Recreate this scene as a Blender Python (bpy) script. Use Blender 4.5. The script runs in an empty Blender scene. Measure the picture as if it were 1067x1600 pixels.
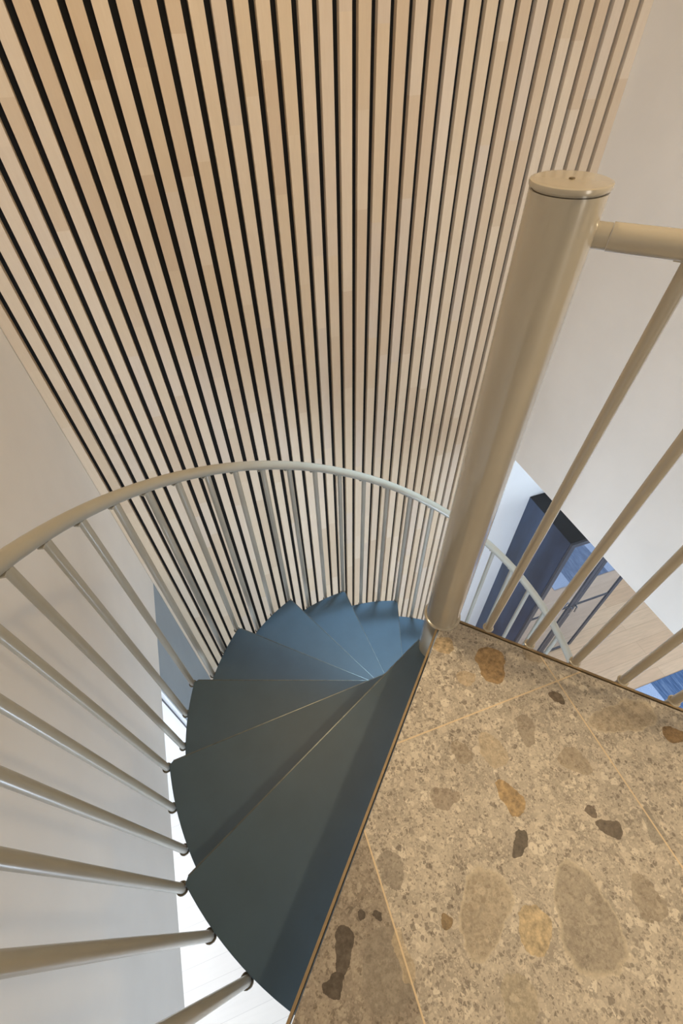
import bpy, bmesh, math, random
from mathutils import Vector, Matrix

random.seed(7)
S = bpy.context.scene
COL = S.collection

# ------------------------------------------------------------------ camera
F_PX = 704.5
cam_d = bpy.data.cameras.new('camera')
cam = bpy.data.objects.new('camera', cam_d)
COL.objects.link(cam)
right = Vector((0.9453, -0.3252, -0.0182)); fwd = Vector((0.2045, 0.6360, -0.7441))
fwd.normalize(); right = (right - fwd * right.dot(fwd)).normalized(); up = right.cross(fwd)
M = Matrix((right, up, -fwd)).transposed().to_4x4()
M.translation = Vector((-0.461, -0.520, 1.1587))
cam.matrix_world = M
cam_d.sensor_fit = 'VERTICAL'; cam_d.sensor_height = 36.0
cam_d.lens = F_PX / 1600 * 36.0
cam_d.clip_start = 0.02
S.camera = cam

# ------------------------------------------------------------------ light
w = bpy.data.worlds.new('world'); S.world = w; w.use_nodes = True
w.node_tree.nodes['Background'].inputs[0].default_value = (0.80, 0.88, 1.0, 1)
w.node_tree.nodes['Background'].inputs[1].default_value = 0.10


def area(name, loc, target, size, power, col, spread=math.pi, sizey=None, shape='DISK'):
    l = bpy.data.lights.new(name, 'AREA'); l.energy = power; l.color = col; l.size = size
    l.shape = shape
    if sizey: l.shape = 'RECTANGLE'; l.size_y = sizey
    l.spread = spread
    o = bpy.data.objects.new(name, l); COL.objects.link(o); o.location = loc
    o.rotation_euler = (Vector(target) - Vector(loc)).to_track_quat('-Z', 'Y').to_euler()
    return o


WARM = (1.0, 0.75, 0.45)
COOL = (0.74, 0.87, 1.0)
area('ceiling_spot_light', (0.95, -0.75, 2.75), (0.6, 0.1, 0), 0.16, 30, WARM)
area('ceiling_spot_light', (-0.35, 0.9, 2.75), (-0.35, 1.3, 0), 0.16, 17, WARM)
area('landing_fill_light', (0.75, -3.3, 1.2), (0.3, 2.0, -1.0), 0.7, 24, (1.0, 0.90, 0.74), sizey=2.2)  # added fill behind the camera, narrowed to put a highlight on the newel
area('left_room_window_light', (-4.6, -0.4, -3.6), (-1.4, 0.2, -4.4), 3.0, 80, (0.97, 0.94, 1.0), sizey=2.4)
area('right_wall_fill_light', (-4.9, -0.2, -4.5), (2.0, 0.5, -0.9), 2.2, 60, (0.76, 0.88, 1.0), sizey=1.8)  # added cool fill aimed upward to brighten the right wall, not a window
area('lower_front_window_light', (-0.8, -3.5, -2.5), (1.8, 0.4, -1.5), 1.4, 175, (0.66, 0.81, 1.0), sizey=3.0, spread=math.radians(130))
area('tread_fill_light', (0.55, 1.15, 2.78), (0.35, 1.05, -1.4), 0.3, 10, (0.46, 0.75, 1.0), spread=math.radians(40), sizey=0.3)  # added narrow cool fill to brighten the deeper treads, no roof opening there
area('right_room_window_light', (6.3, -1.5, -3.2), (1.5, 0.8, -3.4), 3.0, 150, COOL, sizey=2.4)

S.view_settings.view_transform = 'Standard'
S.view_settings.look = 'None'
S.view_settings.gamma = 1.0
S.view_settings.use_curve_mapping = False
S.view_settings.exposure = 0.0

# ------------------------------------------------------------------ helpers


def lin(c):
    return tuple(((v / 255) / 12.92 if v / 255 <= .04045 else ((v / 255 + .055) / 1.055) ** 2.4) for v in c) + (1.0,)


class NT:
    """tiny node-tree helper"""

    def __init__(s, name, rough=.5, metal=0.0, spec=.5):
        s.m = bpy.data.materials.new(name); s.m.use_nodes = True
        s.t = s.m.node_tree; s.b = s.t.nodes['Principled BSDF']
        s.b.inputs['Roughness'].default_value = rough
        s.b.inputs['Metallic'].default_value = metal
        s.b.inputs['Specular IOR Level'].default_value = spec

    def n(s, kind, **kw):
        nd = s.t.nodes.new(kind)
        for k, v in kw.items():
            setattr(nd, k, v)
        return nd

    def l(s, a, b): s.t.links.new(a, b)

    def inp(s, sock, v):
        if hasattr(v, 'is_linked') or hasattr(v, 'links'): s.l(v, sock)
        else: sock.default_value = v

    def math(s, op, a, b=0.0, c=None, clamp=False):
        nd = s.n('ShaderNodeMath', operation=op, use_clamp=clamp)
        s.inp(nd.inputs[0], a); s.inp(nd.inputs[1], b)
        if c is not None: s.inp(nd.inputs[2], c)
        return nd.outputs[0]

    def mix(s, f, a, b, mode='MIX'):
        nd = s.n('ShaderNodeMix', data_type='RGBA', blend_type=mode)
        s.inp(nd.inputs[0], f); s.inp(nd.inputs[6], a); s.inp(nd.inputs[7], b)
        return nd.outputs[2]

    def coord(s, kind='Object', scale=(1, 1, 1)):
        tc = s.n('ShaderNodeTexCoord'); mp = s.n('ShaderNodeMapping')
        mp.inputs['Scale'].default_value = scale
        s.l(tc.outputs[kind], mp.inputs[0]); return mp.outputs[0]

    def noise(s, vec, scale, detail=3, rough=.55, out='Fac'):
        nd = s.n('ShaderNodeTexNoise'); s.l(vec, nd.inputs['Vector'])
        nd.inputs['Scale'].default_value = scale; nd.inputs['Detail'].default_value = detail
        nd.inputs['Roughness'].default_value = rough
        return nd.outputs[out]

    def ramp(s, f, stops):
        nd = s.n('ShaderNodeValToRGB'); s.l(f, nd.inputs[0]); e = nd.color_ramp.elements
        while len(e) < len(stops): e.new(.5)
        for k, (p, c) in enumerate(stops):
            e[k].position = p; e[k].color = c if len(c) == 4 else tuple(c) + (1,)
        return nd.outputs[0]

    def bump(s, h, strength=.1, dist=.002):
        nd = s.n('ShaderNodeBump'); nd.inputs['Strength'].default_value = strength
        nd.inputs['Distance'].default_value = dist
        s.l(h, nd.inputs['Height']); s.l(nd.outputs[0], s.b.inputs['Normal'])

    def color(s, c): s.inp(s.b.inputs['Base Color'], c)


def paint(name, rgb, rough=.5, var=.06, scale=6, metal=0., spec=.5, bump=0., coat=0.):
    t = NT(name, rough, metal, spec)
    c = lin(rgb); n = t.noise(t.coord(), scale, 4)
    dark = tuple(v * (1 - var) for v in c[:3]) + (1,); lite = tuple(min(1, v * (1 + var)) for v in c[:3]) + (1,)
    t.color(t.ramp(n, [(.3, dark), (.7, lite)]))
    if bump:
        t.bump(t.noise(t.coord(), 260, 2), bump, .001)
    if coat: t.b.inputs['Coat Weight'].default_value = coat; t.b.inputs['Coat Roughness'].default_value = .12
    return t.m


def plaster(name, rgb):
    return paint(name, rgb, .85, .03, 2.5, bump=.08)


MB = {}
MB['plaster'] = plaster('wall_plaster', (226, 222, 216))
MB['shaded_wall'] = paint('shade_toned_wall', (146, 158, 168), .6, .04, 3)  # shade on the side facing the stairwell, put into the base colour
MB['white_paint'] = paint('white_satin_paint', (232, 234, 236), .55, .02, 3)
MB['ceiling'] = plaster('ceiling_paint', (225, 221, 214))
MB['metal_paint'] = paint('cream_painted_steel', (187, 179, 163), .2, .035, 9, spec=.8, coat=1.0)
MB['rail_paint'] = paint('grey_cream_painted_steel', (164, 161, 150), .32, .04, 12, coat=.3)
MB['collar'] = paint('worn_dark_steel', (104, 98, 86), .4, .2, 60, metal=.4)
MB['nosing'] = paint('worn_steel_nosing', (92, 98, 98), .3, .2, 40, metal=.6)
MB['edge_strip'] = paint('bronze_edge_strip', (152, 132, 102), .4, .15, 30, metal=.3)
MB['black'] = paint('matt_black_paint', (22, 22, 24), .6, .1, 8)
MB['felt'] = paint('black_felt_backing', (14, 13, 12), .95, .2, 80)
MB['frame'] = paint('dark_grey_powder_coat', (62, 64, 72), .45, .05, 12)
MB['chrome'] = paint('brushed_metal_handle', (150, 155, 165), .25, .05, 30, metal=.9)
MB['screw'] = paint('tarnished_screw', (120, 105, 78), .4, .2, 80, metal=.6)


def m_tread():
    t = NT('blue_grey_tread_coating', .42, 0, .5)
    v = t.coord(); n = t.noise(v, 5, 5); c = t.ramp(n, [(.3, lin((54, 76, 93))), (.7, lin((62, 86, 105)))])
    sc = t.noise(t.coord(scale=(1, 1, 1)), 24, 6, .7)
    c = t.mix(t.ramp(sc, [(.62, (0, 0, 0)), (.75, (1, 1, 1))]), c, lin((60, 78, 92)))
    t.color(c); t.bump(t.noise(v, 420, 2), .12, .0006)
    return t.m


MB['tread'] = m_tread()


def m_cabinet_side():
    t = NT('dark_blue_satin_panel', .3, 0, .6)
    n = t.noise(t.coord(scale=(1, 1.3, .35)), 2.2, 5, .6)
    t.color(t.ramp(n, [(.3, lin((32, 40, 57))), (.7, lin((56, 74, 104)))]))
    return t.m


MB['cabinet_side'] = m_cabinet_side()


def m_glass():
    t = NT('dark_mirrored_glass', .03, .85, .9)
    n = t.noise(t.coord(), 3, 2)
    t.color(t.ramp(n, [(.3, (.50, .52, .56, 1)), (.7, (.56, .58, .62, 1))]))
    return t.m


MB['glass'] = m_glass()


def m_slats(pitch):
    t = NT('birch_slat_wood', .55, 0, .35)
    tc = t.n('ShaderNodeTexCoord'); sep = t.n('ShaderNodeSeparateXYZ'); t.l(tc.outputs['Object'], sep.inputs[0])
    idx = t.math('FLOOR', t.math('DIVIDE', sep.outputs[0], pitch))
    wn = t.n('ShaderNodeTexWhiteNoise', noise_dimensions='1D'); t.l(idx, wn.inputs['W'])
    z = t.math('DIVIDE', t.math('ADD', sep.outputs[2], t.math('MULTIPLY', wn.outputs[0], 7.3)), .62)
    # joints at uneven lengths
    seg = t.math('FLOOR', t.math('ADD', z, t.math('MULTIPLY', t.math('SINE', t.math('MULTIPLY', z, 2.3)), .3)))
    cb = t.n('ShaderNodeCombineXYZ'); t.l(idx, cb.inputs[0]); t.l(seg, cb.inputs[1])
    w2 = t.n('ShaderNodeTexWhiteNoise', noise_dimensions='2D'); t.l(cb.outputs[0], w2.inputs['Vector'])
    base = t.ramp(w2.outputs[0], [(0, lin((209, 189, 164))), (.35, lin((216, 198, 172))), (.7, lin((222, 206, 184))), (1, lin((213, 198, 180)))])
    # grain, shifted per stave
    off = t.n('ShaderNodeVectorMath', operation='ADD'); t.l(tc.outputs['Object'], off.inputs[0]); t.l(w2.outputs[1], off.inputs[1])
    mp = t.n('ShaderNodeMapping'); mp.inputs['Scale'].default_value = (9, 9, .9); t.l(off.outputs[0], mp.inputs[0])
    wv = t.n('ShaderNodeTexNoise'); t.l(mp.outputs[0], wv.inputs[0]); wv.inputs['Scale'].default_value = 9; wv.inputs['Detail'].default_value = 6; wv.inputs['Distortion'].default_value = 1.2
    c = t.mix(t.math('MULTIPLY', wv.outputs[0], .22), base, lin((168, 134, 100)))
    t.color(c); t.bump(wv.outputs[0], .05, .001)
    return t.m


def m_floor(name, c1, c2, line, plank=.19, length=2.2, mort=.006, rough=.45, kn=.15):
    t = NT(name, rough, 0, .4)
    tc = t.n('ShaderNodeTexCoord')
    br = t.n('ShaderNodeTexBrick'); t.l(tc.outputs['Object'], br.inputs['Vector'])
    br.offset = .37; br.inputs['Scale'].default_value = 1; br.inputs['Brick Width'].default_value = length
    br.inputs['Row Height'].default_value = plank; br.inputs['Mortar Size'].default_value = mort * .5
    br.inputs['Mortar Smooth'].default_value = .2
    br.inputs['Color1'].default_value = lin(c1); br.inputs['Color2'].default_value = lin(c2); br.inputs['Mortar'].default_value = lin(line)
    mp = t.n('ShaderNodeMapping'); mp.inputs['Scale'].default_value = (.8, 9, 1); t.l(tc.outputs['Object'], mp.inputs[0])
    n = t.noise(mp.outputs[0], 4, 6, .6)
    k = t.math('MULTIPLY', t.ramp(n, [(.4, (0, 0, 0)), (.75, (1, 1, 1))]), kn)
    t.color(t.mix(k, br.outputs[0], lin(tuple(int(v * .72) for v in c1))))
    return t.m


MB['white_boards'] = m_floor('white_painted_boards', (238, 236, 230), (233, 231, 226), (205, 203, 198), .17, 3.0, .003, .4, .05)
MB['oak_boards'] = m_floor('pale_oak_boards', (214, 186, 156), (200, 168, 138), (150, 120, 95), .22, 1.9, .003, .5, .35)


def m_rug():
    t = NT('blue_woven_rug', .95, 0, .1)
    tc = t.n('ShaderNodeTexCoord'); sep = t.n('ShaderNodeSeparateXYZ'); t.l(tc.outputs['Object'], sep.inputs[0])
    st = t.noise(t.coord(scale=(14, 1.2, 1)), 3, 5, .65)
    blue = t.ramp(st, [(.3, lin((60, 80, 114))), (.5, lin((82, 106, 144))), (.72, lin((124, 144, 174)))])
    pale = t.ramp(t.noise(t.coord(), 160, 2), [(.4, lin((120, 146, 190))), (.6, lin((190, 204, 226)))])
    # woven patches: every other panel along x is paler
    f = t.math('FRACT', t.math('DIVIDE', t.math('ADD', sep.outputs[0], 0), 1.15))
    c = t.mix(t.math('LESS_THAN', f, .30), blue, pale)
    t.color(c); t.bump(t.noise(t.coord(), 300, 2), .5, .003)
    return t.m


MB['rug'] = m_rug()

CLASTS = [
    (0.050, -0.177, 0.051, 0.035, -1.96, (172, 136, 86)), (-0.069, -0.446, 0.037, 0.019, -1.25, (176, 144, 94)),
    (-0.097, -0.527, 0.027, 0.013, -2.35, (84, 70, 57)), (0.160, -0.300, 0.019, 0.013, -0.87, (108, 86, 62)),
    (0.044, -0.345, 0.034, 0.019, -2.00, (138, 122, 103)), (-0.055, -0.352, 0.039, 0.027, -1.45, (194, 173, 138)),
    (-0.200, -0.403, 0.033, 0.018, -0.26, (142, 122, 102)), (0.278, -0.393, 0.084, 0.031, -0.12, (180, 160, 130)),
    (0.369, -0.468, 0.026, 0.019, -0.55, (150, 116, 70)), (-0.041, -0.663, 0.080, 0.054, -1.82, (152, 138, 118)),
    (-0.222, -0.596, 0.069, 0.041, -2.45, (174, 156, 128)), (-0.146, -0.650, 0.036, 0.027, 0.86, (198, 176, 136)),
    (-0.293, -0.583, 0.013, 0.010, -0.33, (148, 122, 82)), (0.094, -0.564, 0.029, 0.015, -0.57, (98, 80, 64)),
    (0.083, -0.528, 0.012, 0.010, -0.95, (110, 90, 74)), (-0.427, -0.604, 0.055, 0.044, -1.72, (142, 132, 119)),
    (-0.495, -0.560, 0.037, 0.017, -2.12, (82, 68, 57)), (-0.527, -0.594, 0.021, 0.013, -0.41, (78, 64, 52)),
    (-0.441, -0.524, 0.009, 0.008, -0.33, (80, 66, 56)), (-0.415, -0.531, 0.009, 0.007, -0.33, (80, 66, 56)),
    (-0.363, -0.481, 0.030, 0.023, -1.54, (140, 129, 116)), (0.184, -0.589, 0.031, 0.015, -1.76, (138, 131, 120)),
    (-0.223, -0.724, 0.035, 0.028, -1.95, (178, 164, 136)), (-0.045, -0.083, 0.028, 0.022, -0.34, (192, 168, 130)),
    (0.179, -0.175, 0.027, 0.036, -0.34, (172, 150, 118)), (-0.126, -0.334, 0.025, 0.019, -1.25, (150, 132, 108)),
    (-0.025, -0.186, 0.025, 0.020, -0.34, (182, 158, 122)), (-0.390, -0.598, 0.034, 0.013, -1.65, (198, 176, 140)),
    (0.112, -0.438, 0.035, 0.024, -0.92, (162, 142, 114)), (0.088, -0.678, 0.037, 0.027, -1.70, (150, 134, 112)),
]
GROUT_Y, GROUT_X1, GROUT_X2 = -0.268, 0.188, -0.391


def m_stone():
    t = NT('breccia_stone_tiles', .38, 0, .5)
    tc = t.n('ShaderNodeTexCoord'); V = tc.outputs['Object']
    sep = t.n('ShaderNodeSeparateXYZ'); t.l(V, sep.inputs[0]); X, Y = sep.outputs[0], sep.outputs[1]
    # wobbled coordinates so the chips have broken outlines
    nz = t.n('ShaderNodeTexNoise'); t.l(V, nz.inputs[0]); nz.inputs['Scale'].default_value = 34; nz.inputs['Detail'].default_value = 5
    sub = t.n('ShaderNodeVectorMath', operation='SUBTRACT'); t.l(nz.outputs['Color'], sub.inputs[0]); sub.inputs[1].default_value = (.5, .5, .5)
    sc = t.n('ShaderNodeVectorMath', operation='SCALE'); t.l(sub.outputs[0], sc.inputs[0]); sc.inputs['Scale'].default_value = .007
    ad = t.n('ShaderNodeVectorMath', operation='ADD'); t.l(V, ad.inputs[0]); t.l(sc.outputs[0], ad.inputs[1]); W = ad.outputs[0]
    # matrix
    big = t.noise(V, 11, 7, .65)
    c = t.ramp(big, [(.30, lin((142, 128, 108))), (.5, lin((168, 153, 130))), (.72, lin((184, 169, 144)))])
    fine = t.noise(V, 150, 4, .75)
    c = t.mix(.7, c, t.mix(1, c, t.ramp(fine, [(.3, (.8, .77, .73)), (.5, (1, 1, 1)), (.72, (1.1, 1.1, 1.08))]), 'MULTIPLY'))

    def chips(scale, thr, col_stops, strength, edge=.10, soft=9):
        a1 = t.n('ShaderNodeTexVoronoi'); t.l(W, a1.inputs['Vector']); a1.inputs['Scale'].default_value = scale
        a2 = t.n('ShaderNodeTexVoronoi', feature='DISTANCE_TO_EDGE'); t.l(W, a2.inputs['Vector']); a2.inputs['Scale'].default_value = scale
        s2 = t.n('ShaderNodeSeparateColor'); t.l(a1.outputs['Color'], s2.inputs[0])
        lim = t.math('MULTIPLY_ADD', s2.outputs[1], .16, edge * .4)
        inside = t.math('MULTIPLY', t.math('SUBTRACT', a2.outputs['Distance'], lim), soft * 3, clamp=True)
        pick = t.math('GREATER_THAN', s2.outputs[0], thr)
        return t.math('MULTIPLY', t.math('MULTIPLY', inside, pick), strength), t.ramp(s2.outputs[2], col_stops)
    lights = [(0, lin((200, 182, 152))), (.5, lin((182, 166, 140))), (1, lin((212, 198, 170)))]
    darks = [(0, lin((92, 76, 60))), (.4, lin((122, 106, 88))), (1, lin((140, 126, 108)))]
    mixed = [(0, lin((142, 126, 106))), (.3, lin((190, 172, 144))), (.6, lin((150, 136, 116))), (.85, lin((198, 182, 154))), (1, lin((116, 100, 82)))]
    for scale, thr, stops, st in ((20, .6, mixed, .5), (38, .5, mixed, .6), (58, .55, lights, .75), (84, .78, darks, .7),
                                  (120, .6, lights, .5), (150, .78, darks, .7), (260, .75, darks, .6), (300, .65, lights, .5)):
        f, col = chips(scale, thr, stops, st); c = t.mix(f, c, col)
    hs = t.n('ShaderNodeHueSaturation'); hs.inputs['Saturation'].default_value = .50; hs.inputs['Value'].default_value = 1.26; t.l(c, hs.inputs['Color']); c = hs.outputs[0]
    # tile to the left of the joint is greyer and coarser
    left = t.math('LESS_THAN', X, GROUT_X2)
    grey = t.mix(t.ramp(t.noise(V, 22, 6, .7), [(.42, (0, 0, 0)), (.6, (1, 1, 1))]), lin((92, 82, 72)), lin((146, 135, 118)))
    c = t.mix(left, c, t.mix(1, c, (.78, .76, .76, 1), 'MULTIPLY'))
    c = t.mix(t.math('MULTIPLY', left, .35), c, grey)
    # the large clasts one by one, with a coarser broken outline
    nz2 = t.n('ShaderNodeTexNoise'); t.l(V, nz2.inputs[0]); nz2.inputs['Scale'].default_value = 30; nz2.inputs['Detail'].default_value = 4
    sb2 = t.n('ShaderNodeVectorMath', operation='SUBTRACT'); t.l(nz2.outputs['Color'], sb2.inputs[0]); sb2.inputs[1].default_value = (.5, .5, .5)
    sc2 = t.n('ShaderNodeVectorMath', operation='SCALE'); t.l(sb2.outputs[0], sc2.inputs[0]); sc2.inputs['Scale'].default_value = .030
    ad2 = t.n('ShaderNodeVectorMath', operation='ADD'); t.l(V, ad2.inputs[0]); t.l(sc2.outputs[0], ad2.inputs[1]); W = ad2.outputs[0]
    W2s = t.n('ShaderNodeSeparateXYZ'); t.l(W, W2s.inputs[0]); wx, wy = W2s.outputs[0], W2s.outputs[1]
    det = t.noise(V, 75, 5, .65); det2 = t.noise(V, 240, 3, .6)
    for k, (cx, cy, a, b, ang, rgb) in enumerate(CLASTS):
        ca, sa = math.cos(ang), math.sin(ang)
        dx = t.math('SUBTRACT', wx, cx); dy = t.math('SUBTRACT', wy, cy)
        u = t.math('MULTIPLY_ADD', dx, ca / a, t.math('MULTIPLY', dy, sa / a))
        v = t.math('MULTIPLY_ADD', dx, -sa / b, t.math('MULTIPLY', dy, ca / b))
        # tapered, slightly squared outline
        v = t.math('MULTIPLY', v, t.math('MULTIPLY_ADD', u, .28 * (-1) ** k, 1.0))
        r = t.math('ADD', t.math('POWER', t.math('ABSOLUTE', u), 2.4), t.math('POWER', t.math('ABSOLUTE', v), 2.4))
        m = t.math('MULTIPLY', t.math('SUBTRACT', 1.06, r), 16, clamp=True)
        g_ = sum(rgb) / 3; k_ = .82 if rgb[0] - rgb[2] > 58 else .72
        if sum(rgb) < 330: k_ = .6
        rgb = tuple(g_ + (q - g_) * k_ for q in rgb)
        col = lin(rgb)
        st = .92 if sum(rgb) < 330 or rgb[0] - rgb[2] > 50 else .62
        lo = tuple(x * (.5 if st > .9 else .7) for x in col[:3]) + (1,); hi = tuple(min(1, x * (1.45 if st > .9 else 1.3) + .02) for x in col[:3]) + (1,)
        cc = t.ramp(det, [(.32, lo), (.5, col), (.7, hi)])
        if k in (9, 10, 7):   # pale weathered rim
            rim = t.math('MULTIPLY', t.math('SUBTRACT', 1, t.math('MULTIPLY', t.math('ABSOLUTE', t.math('SUBTRACT', r, 1.0)), 5), clamp=True), .55)
            c = t.mix(t.math('MULTIPLY', m, st), c, cc); c = t.mix(rim, c, lin((214, 204, 184)))
        else:
            c = t.mix(t.math('MULTIPLY', m, st), c, cc)
    c = t.mix(.35, c, t.mix(1, c, t.ramp(det2, [(.3, (.72, .72, .72)), (.7, (1.22, 1.22, 1.2))]), 'MULTIPLY'))
    # joints
    g = None
    for val, co in ((X, GROUT_X1), (X, GROUT_X2), (Y, GROUT_Y)):
        q = t.math('LESS_THAN', t.math('ABSOLUTE', t.math('SUBTRACT', val, co)), .0017)
        g = q if g is None else t.math('MAXIMUM', g, q)
    c = t.mix(t.math('MULTIPLY', g, .9), c, lin((226, 206, 172)))
    t.color(c)
    t.inp(t.b.inputs['Roughness'], t.math('MULTIPLY_ADD', det, .25, .38))
    return t.m


MB['stone'] = m_stone()


# ---- mesh helpers
def obj(name, bm, mat, parent=None, smooth=False, bevel=0):
    me = bpy.data.meshes.new(name)
    bmesh.ops.recalc_face_normals(bm, faces=bm.faces)
    bm.to_mesh(me); bm.free()
    me.materials.append(MB[mat] if isinstance(mat, str) else mat)
    if smooth:
        for p in me.polygons: p.use_smooth = True
    o = bpy.data.objects.new(name, me); COL.objects.link(o)
    if parent: o.parent = parent
    if bevel:
        b = o.modifiers.new('bevel', 'BEVEL'); b.width = bevel; b.segments = 2; b.limit_method = 'ANGLE'
    if smooth:
        e = o.modifiers.new('edge', 'EDGE_SPLIT'); e.split_angle = math.radians(40)
    return o


def box(bm, x0, x1, y0, y1, z0, z1):
    v = [bm.verts.new((x, y, z)) for z in (z0, z1) for y in (y0, y1) for x in (x0, x1)]
    for f in ((0, 1, 3, 2), (4, 5, 7, 6), (0, 1, 5, 4), (2, 3, 7, 6), (0, 2, 6, 4), (1, 3, 7, 5)):
        bm.faces.new([v[i] for i in f])


def boxes(*bs):
    bm = bmesh.new()
    for b in bs: box(bm, *b)
    return bm


def prism(bm, pts, z0, z1):
    a = [bm.verts.new((x, y, z0)) for x, y in pts]; b = [bm.verts.new((x, y, z1)) for x, y in pts]
    bm.faces.new(a[::-1]); bm.faces.new(b)
    for i in range(len(pts)):
        j = (i + 1) % len(pts); bm.faces.new((a[i], a[j], b[j], b[i]))


def lathe(bm, prof, seg=48, cx=0, cy=0):
    rings = []
    for r, z in prof:
        rings.append([bm.verts.new((cx + r * math.cos(2 * math.pi * k / seg), cy + r * math.sin(2 * math.pi * k / seg), z)) for k in range(seg)])
    for A, B in zip(rings, rings[1:]):
        for k in range(seg): bm.faces.new((A[k], A[(k + 1) % seg], B[(k + 1) % seg], B[k]))
    if prof[0][0] > 1e-6: bm.faces.new(rings[0][::-1])
    if prof[-1][0] > 1e-6: bm.faces.new(rings[-1])


def tube(bm, pts, r, seg=16, closed=False):
    pts = [Vector(p) for p in pts]; n = len(pts); rings = []
    for i, p in enumerate(pts):
        if closed: d = pts[(i + 1) % n] - pts[i - 1]
        else: d = pts[min(i + 1, n - 1)] - pts[max(i - 1, 0)]
        d.normalize()
        ref = Vector((0, 0, 1)) if abs(d.z) < .9 else Vector((1, 0, 0))
        a = d.cross(ref).normalized(); b = d.cross(a)
        rings.append([bm.verts.new(p + a * (r * math.cos(2 * math.pi * k / seg)) + b * (r * math.sin(2 * math.pi * k / seg))) for k in range(seg)])
    rng = range(n) if closed else range(n - 1)
    for i in rng:
        A, B = rings[i], rings[(i + 1) % n]
        for k in range(seg): bm.faces.new((A[k], A[(k + 1) % seg], B[(k + 1) % seg], B[k]))
    if not closed: bm.faces.new(rings[0][::-1]); bm.faces.new(rings[-1])


def thing(name, label, cat, loc=(0, 0, 0), group=None):
    o = bpy.data.objects.new(name, None); COL.objects.link(o); o.location = loc
    o.empty_display_size = .1
    return tag(o, label, cat, group)


def tag(o, label, cat, group=None):
    o['label'] = label; o['category'] = cat
    if group: o['group'] = group
    return o


def struct(name, bm, mat, label=None, **k):
    o = obj(name, bm, mat, **k); o['kind'] = 'structure'
    if label: o['label'] = label
    return o


# ------------------------------------------------------------------ dimensions
XL, XR = -1.386, 2.065          # inner faces of left and right wall
YS = 2.132                      # front face of the slats
FZ = -5.75                      # lower floor
CZ = 2.85                       # ceiling
PITCH = 0.087
W0X = -0.806                    # left edge of gap number 0
H = 0.2                         # rise of one tread
R = 0.88                        # tread radius
A0, DA = 202.15, -22.3625       # angle of the first nosing tip, turn of one tread
NT_ = 28

# ------------------------------------------------------------------ structure
struct('wall_left', boxes((XL - .18, XL, -3.6, YS + .2, -2.22, CZ)), 'plaster', 'pale plaster wall left of the stairwell, ending above the lower room')
struct('wall_right', boxes((XR, XR + .18, -3.6, YS + .034, -1.69, CZ)), 'plaster', 'plain wall right of the slats, ending above the oak floor')
struct('wall_back', boxes((XL - .18, XR + .18, YS + .05, YS + .25, FZ, CZ)), 'white_paint', 'wall behind the wooden slats')
struct('wall_back_lower', boxes((XR + .001, 7.2, YS + .012, YS + .049, FZ, -1.70), (XR + .19, 7.2, YS + .05, YS + .25, FZ, -1.7)), 'white_paint', 'white wall between the slats and the dark cabinet')
struct('wall_shaded', boxes((-2.9, XL, 1.165, YS + .049, FZ, -2.221)), 'shaded_wall', 'wall piece under the left wall, coloured grey blue for its shade')
struct('wall_white', boxes((-6.0, XL - .012, 1.15, 1.164, FZ, -2.23)), 'white_paint', 'bright white wall face of the lower left room')
struct('trim_1', boxes((XL - .052, XL - .044, 1.140, 1.149, FZ, -2.23)), 'frame', 'thin dark vertical groove beside the shaded wall')
struct('wall_lower_front', boxes((-6.0, 7.2, -3.8, -3.62, FZ, -.1)), 'white_paint')
struct('wall_lower_left', boxes((-6.0, -5.85, -3.6, 1.14, FZ, -2.23)), 'white_paint')
struct('wall_lower_right', boxes((7.05, 7.2, -3.6, 2.12, FZ, -1.71)), 'white_paint')
struct('ceiling', boxes((XL - .18, XR + .18, -3.6, YS + .25, CZ, CZ + .1)), 'ceiling')
struct('ceiling_lower_left', boxes((-6.0, XL - .181, -3.6, 1.14, -2.22, -2.1)), 'ceiling')
struct('ceiling_lower_right', boxes((XR + .181, 7.2, -3.6, YS + .1, -1.69, -1.55)), 'ceiling')
struct('floor', boxes((-6.0, .6, -3.6, 1.15, FZ - .1, FZ), (XL, .6, 1.15, YS + .04, FZ - .1, FZ)), 'white_boards', 'white painted board floor of the lower left room')
struct('floor_oak', boxes((.6, 7.2, -3.6, YS + .04, FZ - .1, FZ)), 'oak_boards', 'pale oak board floor below on the right')

# stone landing: a right-angled wedge with its tip at the newel
bm = bmesh.new(); e = .0045
prism(bm, [(0, -2 * e), (XR - .004, -XR + .004 - e), (XR - .004, -3.55), (XL + .004, -3.55), (XL + .004, XL - e)], -.022, 0)
struct('floor_landing', bm, 'stone', 'beige breccia stone landing with pale joints')


def strip(p0, p1, off0, off1, z0, z1):
    p0, p1 = Vector(p0), Vector(p1); d = (p1 - p0).normalized(); n = Vector((-d.y, d.x))
    bm = bmesh.new()
    q = [p0 + n * off0, p1 + n * off0, p1 + n * off1, p0 + n * off1]
    prism(bm, [tuple(v) for v in q], z0, z1); return bm


s2 = math.sqrt(.5)
LD = Vector((-s2, -s2)); RD = Vector((s2, -s2))
struct('trim_2', strip(LD * .046, LD * 1.955, -.003, .0025, -.07, .0015), 'edge_strip', 'bronze edge strip along the landing above the first tread')
struct('trim_3', strip(RD * .046, RD * 2.915, -.0025, .0035, -.07, .0015), 'edge_strip', 'thin edge strip along the railing side of the landing')
bm = bmesh.new(); prism(bm, [(-.07, -.08), (.07, -.08), (XR - .01, -XR - .0), (XR - .01, -3.5), (XL + .01, -3.5), (XL + .01, XL - .01)], -.068, -.023)
struct('ceiling_landing', bm, 'ceiling', 'underside of the landing')

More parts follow.
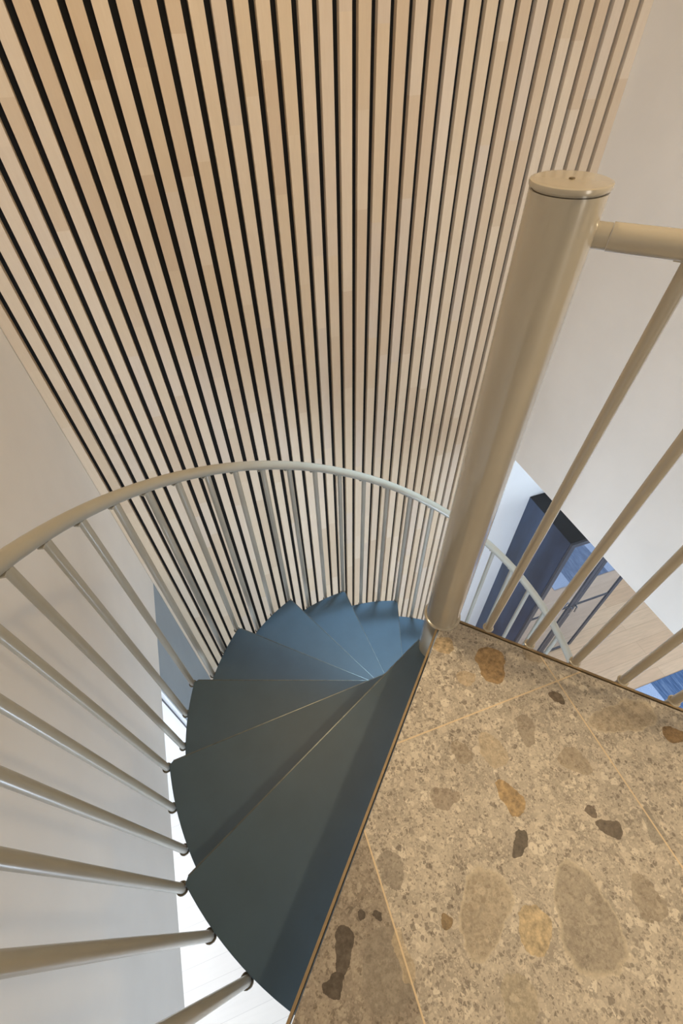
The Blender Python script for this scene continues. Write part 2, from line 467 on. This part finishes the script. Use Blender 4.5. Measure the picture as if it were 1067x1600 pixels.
# ------------------------------------------------------------------ slatted wall
panel = thing('slatted_wall_panel', 'tall panel of pale birch slats on black backing filling the back wall', 'wall panel', (W0X, YS, FZ))
bm = bmesh.new(); h = CZ - FZ - .004
for n in range(-7, 33):
    x0, x1 = (n + .33) * PITCH, (n + 1) * PITCH
    if n == -7: x0 = XL - W0X + .002
    if n == 32: x1 = XR - W0X - .001
    box(bm, x0, x1, 0, .0335, .002, h)
obj('slats', bm, m_slats(PITCH), panel, bevel=.0012)
obj('backing', boxes((XL - W0X + .002, XR - W0X - .001, .034, .048, .002, h)), 'felt', panel)

# ------------------------------------------------------------------ staircase
stair = thing('spiral_staircase', 'spiral staircase of blue-grey wedge treads winding down around a thick cream newel post', 'staircase', (0, 0, FZ))


def rel(o):                                  # keep world coordinates under an empty at the stair base
    o.location.z -= FZ; return o


bm = bmesh.new(); lathe(bm, [(.0457, FZ + .001), (.0457, 1.012)], 64)
post = rel(obj('newel_post', bm, 'metal_paint', stair, smooth=True)); post['label'] = 'thick cream newel post'
bm = bmesh.new(); lathe(bm, [(.0430, 1.0125), (.0430, 1.0150), (.0472, 1.0155), (.0478, 1.0185), (.0470, 1.0208), (.0445, 1.0216), (.0430, 1.0217), (.0001, 1.0217)], 64)
cap = obj('cap', bm, 'metal_paint', post, smooth=True)
bm = bmesh.new(); lathe(bm, [(.0035, 1.0216), (.0033, 1.0230), (.0001, 1.0232)], 16)
obj('screw', bm, 'screw', post)
bm = bmesh.new(); lathe(bm, [(.0458, .0005), (.0515, .0008), (.050, .0035), (.0458, .005)], 64)
obj('base_ring', bm, 'metal_paint', post, smooth=True)


def P(a, r): a = math.radians(a); return (r * math.cos(a), r * math.sin(a))


def tread_bm():
    # local frame: nosing tip at angle 0, the tread runs to +angle (back under the one above)
    off = .046; a_in = math.degrees(math.asin(off / .0475))
    span = -DA + 5.0
    pts = []
    # nosing line: y = const offset direction; tip is at angle 0 and radius R, inner end tangent to the hub
    tip = Vector(P(.0, R)); ang = math.asin(off / R)
    d = Vector((math.cos(ang), math.sin(ang)))       # direction towards tip: line passes `off` from the axis on the + side
    L_ = R * math.cos(ang)
    foot = tip - d * L_
    inner = foot + d * .012
    pts.append(tuple(inner))
    pts.append(tuple(tip - d * .012))
    pts.append(P(.55, R))
    k = 14
    for i in range(1, k + 1): pts.append(P(.55 + (span - .55) * i / k, R))
    pts.append(P(span + 35, .046))
    bm = bmesh.new(); prism(bm, pts, -.032, 0)
    return bm, inner, tip - d * .013, d


bm, t_in, t_out, t_d = tread_bm()
tread0 = rel(obj('tread', bm, 'tread', stair, bevel=.0015))
# worn nosing strip, let into the front edge
nn = Vector((-t_d.y, t_d.x))
bm = bmesh.new()
prism(bm, [tuple(t_in - nn * .0015), tuple(t_out - nn * .0015), tuple(t_out + nn * .0022), tuple(t_in + nn * .0022)], -.030, .0006)
nose0 = obj('nosing', bm, 'nosing', tread0, bevel=.0006)
nose0['label'] = 'worn bare metal nosing'
bm = bmesh.new(); lathe(bm, [(.0459, -.19), (.0478, -.188), (.0478, -.002), (.0459, 0)], 40)
hub0 = obj('hub_sleeve', bm, 'tread', tread0, smooth=True)


def place(o, ang, z):
    o.rotation_euler = (0, 0, math.radians(ang)); o.location = (0, 0, z - FZ)


for k in range(NT_):
    if k == 0: t = tread0
    else:
        t = tread0.copy(); COL.objects.link(t); t.parent = stair
        for ch in (nose0, hub0):
            c = ch.copy(); COL.objects.link(c); c.parent = t
    place(t, A0 + k * DA, -H * (k + 1))

# stair railing
RB = R + .0135
RR = .0180
railing = thing('stair_railing', 'curved pale metal railing with slim balusters around the outside of the spiral treads', 'railing', (0, 0, FZ))


def rail_z(a): return -.004 + (a - 114.57) * .0091


bm = bmesh.new(); pts = []
a = 228.0
AEND = A0 + (NT_ - 1) * DA
while a > AEND - 6:
    x, y = P(a, RB); pts.append((x, y, rail_z(a))); a -= 3
tube(bm, pts, RR, 20)
hr = rel(obj('handrail', bm, 'rail_paint', railing, smooth=True))
for aj in (96.0, 4.0, 186.6):       # welded joints seen as fine rings on the rail
    bm = bmesh.new()
    x, y = P(aj, RB); x2, y2 = P(aj - .16, RB)
    tube(bm, [(x, y, rail_z(aj)), (x2, y2, rail_z(aj - .16))], RR + .0006, 20)
    obj('weld_joint', bm, 'rail_paint', hr)


def baluster(parent, xy, z0, z1, name='baluster', relf=None, tang=0.0, r=.0105, mat='rail_paint', hub=None):
    x, y = xy
    bm = bmesh.new(); lathe(bm, [(r, 0), (r, z1 - z0)], 16)
    o = obj(name, bm, mat, parent, smooth=True)
    o.location = (x, y, z0)
    if relf: relf(o)
    o.rotation_euler = (0, 0, tang)
    return o


bal_proto = None
for k in range(NT_):
    for s in (-2, -1, 0):
        a = A0 + (k + s / 3) * DA
        ztop = rail_z(a) - RR * .7; zb = -H * (k + 1) - .030
        x, y = P(a + .35, RB)
        if bal_proto is None:
            L0 = ztop - zb
            b = baluster(railing, (x, y), zb, ztop, relf=rel, tang=math.radians(a))
            bm = bmesh.new()
            ring = [(.0125 * math.cos(q * math.pi / 8), .0125 * math.sin(q * math.pi / 8), .004) for q in range(16)]
            tube(bm, ring, .0028, 8, closed=True)
            tube(bm, [(-.026, 0, .014), (-.006, 0, .014)], .005, 8)
            r1 = obj('bracket', bm, 'collar', b, smooth=True); r1['label'] = 'dark ring bracket at the tread rim'
            bm = bmesh.new()
            box(bm, -.006, .006, -.022, .022, L0 - .0025, L0 + .0015)
            p1 = obj('top_plate', bm, 'rail_paint', b)
            bal_proto = (b, r1, p1, L0)
        else:
            b = bal_proto[0].copy(); COL.objects.link(b); b.parent = railing
            b.location = (x, y, zb - FZ); b.rotation_euler = (0, 0, math.radians(a)); 
            b.scale = (1, 1, (ztop - zb) / bal_proto[3])
            for ch in bal_proto[1:3]:
                c = ch.copy(); COL.objects.link(c); c.parent = b

# landing railing
lrail = thing('landing_railing', 'straight pale metal railing fixed to the newel post along the stone landing edge', 'railing', (0, 0, 0))
ND = Vector((s2, s2))
zr = .967; ROFF = .006
p0 = RD * .062 + ND * ROFF; p1 = RD * 2.90 + ND * ROFF
bm = bmesh.new(); tube(bm, [(*p0, zr), (*p1, zr)], .0160, 28)
lh = obj('handrail', bm, 'metal_paint', lrail, smooth=True)
bm = bmesh.new(); tube(bm, [(*(RD * .036 + ND * ROFF), zr), (*(RD * .0615 + ND * ROFF), zr)], .0150, 28)
c_ = obj('wall_collar', bm, 'metal_paint', lh, smooth=True)
LEAN = Vector((.018, -.029, 1.0))      # these balusters lean slightly along the rail
Q = Vector((0, 0, 1)).rotation_difference(LEAN) @ Matrix.Rotation(math.radians(45), 3, 'Z').to_quaternion()
proto = None
ts = [.127, .240, .356, .472, .588] + [.588 + .1155 * i for i in range(1, 20)]
for i, tt in enumerate(ts):
    q = RD * tt + ND * .0150 - Vector(LEAN[:2]) * .05
    if proto is None:
        b = baluster(lrail, q, -.05, zr - .010, mat='metal_paint'); b.rotation_euler = Q.to_euler()
        bm = bmesh.new()
        ring = [(.0122 * math.cos(g * math.pi / 8), .0122 * math.sin(g * math.pi / 8), .052) for g in range(16)]
        tube(bm, ring, .0026, 8, closed=True)
        tube(bm, [(-.014, 0, .030), (-.006, 0, .030)], .005, 8)
        r1 = obj('bracket', bm, 'metal_paint', b, smooth=True)
        bm = bmesh.new(); box(bm, -.006, .006, -.02, .02, zr + .050 - .0165, zr + .050 - .0125)
        p_ = obj('top_plate', bm, 'metal_paint', b)
        proto = (b, r1, p_)
    else:
        b = proto[0].copy(); COL.objects.link(b); b.parent = lrail; b.location = (q.x, q.y, -.05)
        for ch in proto[1:]:
            c = ch.copy(); COL.objects.link(c); c.parent = b

# ------------------------------------------------------------------ lower right room
CX0, CX1, CY0, CY1, CT = 2.633, 3.965, 1.407, YS + .010, -2.55
cab = thing('display_cabinet', 'tall dark blue cabinet with black top and two framed glass doors on oak floor', 'cabinet', (CX0, CY0, FZ))


def relc(o): o.location = (-CX0, -CY0, -FZ); return o


body = relc(obj('body', boxes((CX0, CX1, CY0 + .03, CY1, FZ + .002, CT - .004)), 'cabinet_side', cab, bevel=.002))
relc(obj('top', boxes((CX0, CX1, CY0 + .028, CY1, CT - .004, CT)), 'black', cab))['label'] = 'matt black top'
XM = 3.33
zb, zt, zm = FZ + .02, CT - .002, -4.17
fw = .062
for di, (x0, x1) in enumerate(((CX0 + .001, XM - .002), (XM + .002, CX1 - .001))):
    bm = boxes((x0, x0 + fw, CY0, CY0 + .028, zb, zt), (x1 - fw, x1, CY0, CY0 + .028, zb, zt),
               (x0 + fw, x1 - fw, CY0, CY0 + .028, zb, zb + fw), (x0 + fw, x1 - fw, CY0, CY0 + .028, zt - fw, zt),
               (x0 + fw, x1 - fw, CY0 + .004, CY0 + .024, zm - .02, zm + .02))
    dr = relc(obj('door', bm, 'frame', cab, bevel=.002))
    pane = obj('glass_pane', boxes((x0 + fw, x1 - fw, CY0 + .012, CY0 + .017, zb + fw, zm - .02), (x0 + fw, x1 - fw, CY0 + .012, CY0 + .017, zm + .02, zt - fw)), 'glass', dr)
    xh = (XM - .035) if di == 0 else (XM + .035)
    bm = bmesh.new()
    tube(bm, [(xh, CY0 + .001, zm + .02), (xh, CY0 - .035, zm + .02)], .011, 12)
    sg = -1 if di == 0 else 1
    tube(bm, [(xh, CY0 - .035, zm + .02), (xh, CY0 - .04, zm - .03), (xh + sg * .01, CY0 - .04, zm - .10)], .010, 12)
    hd = obj('handle', bm, 'chrome', dr, smooth=True); hd['label'] = 'small brushed metal door handle'

rug = obj('rug', boxes((0, 2.3, -2.2, 0, 0, .012)), 'rug', bevel=.003)
rug.location = (4.36, .49, FZ + .0005)
tag(rug, 'blue woven rug with paler patches lying on the oak floor', 'rug')
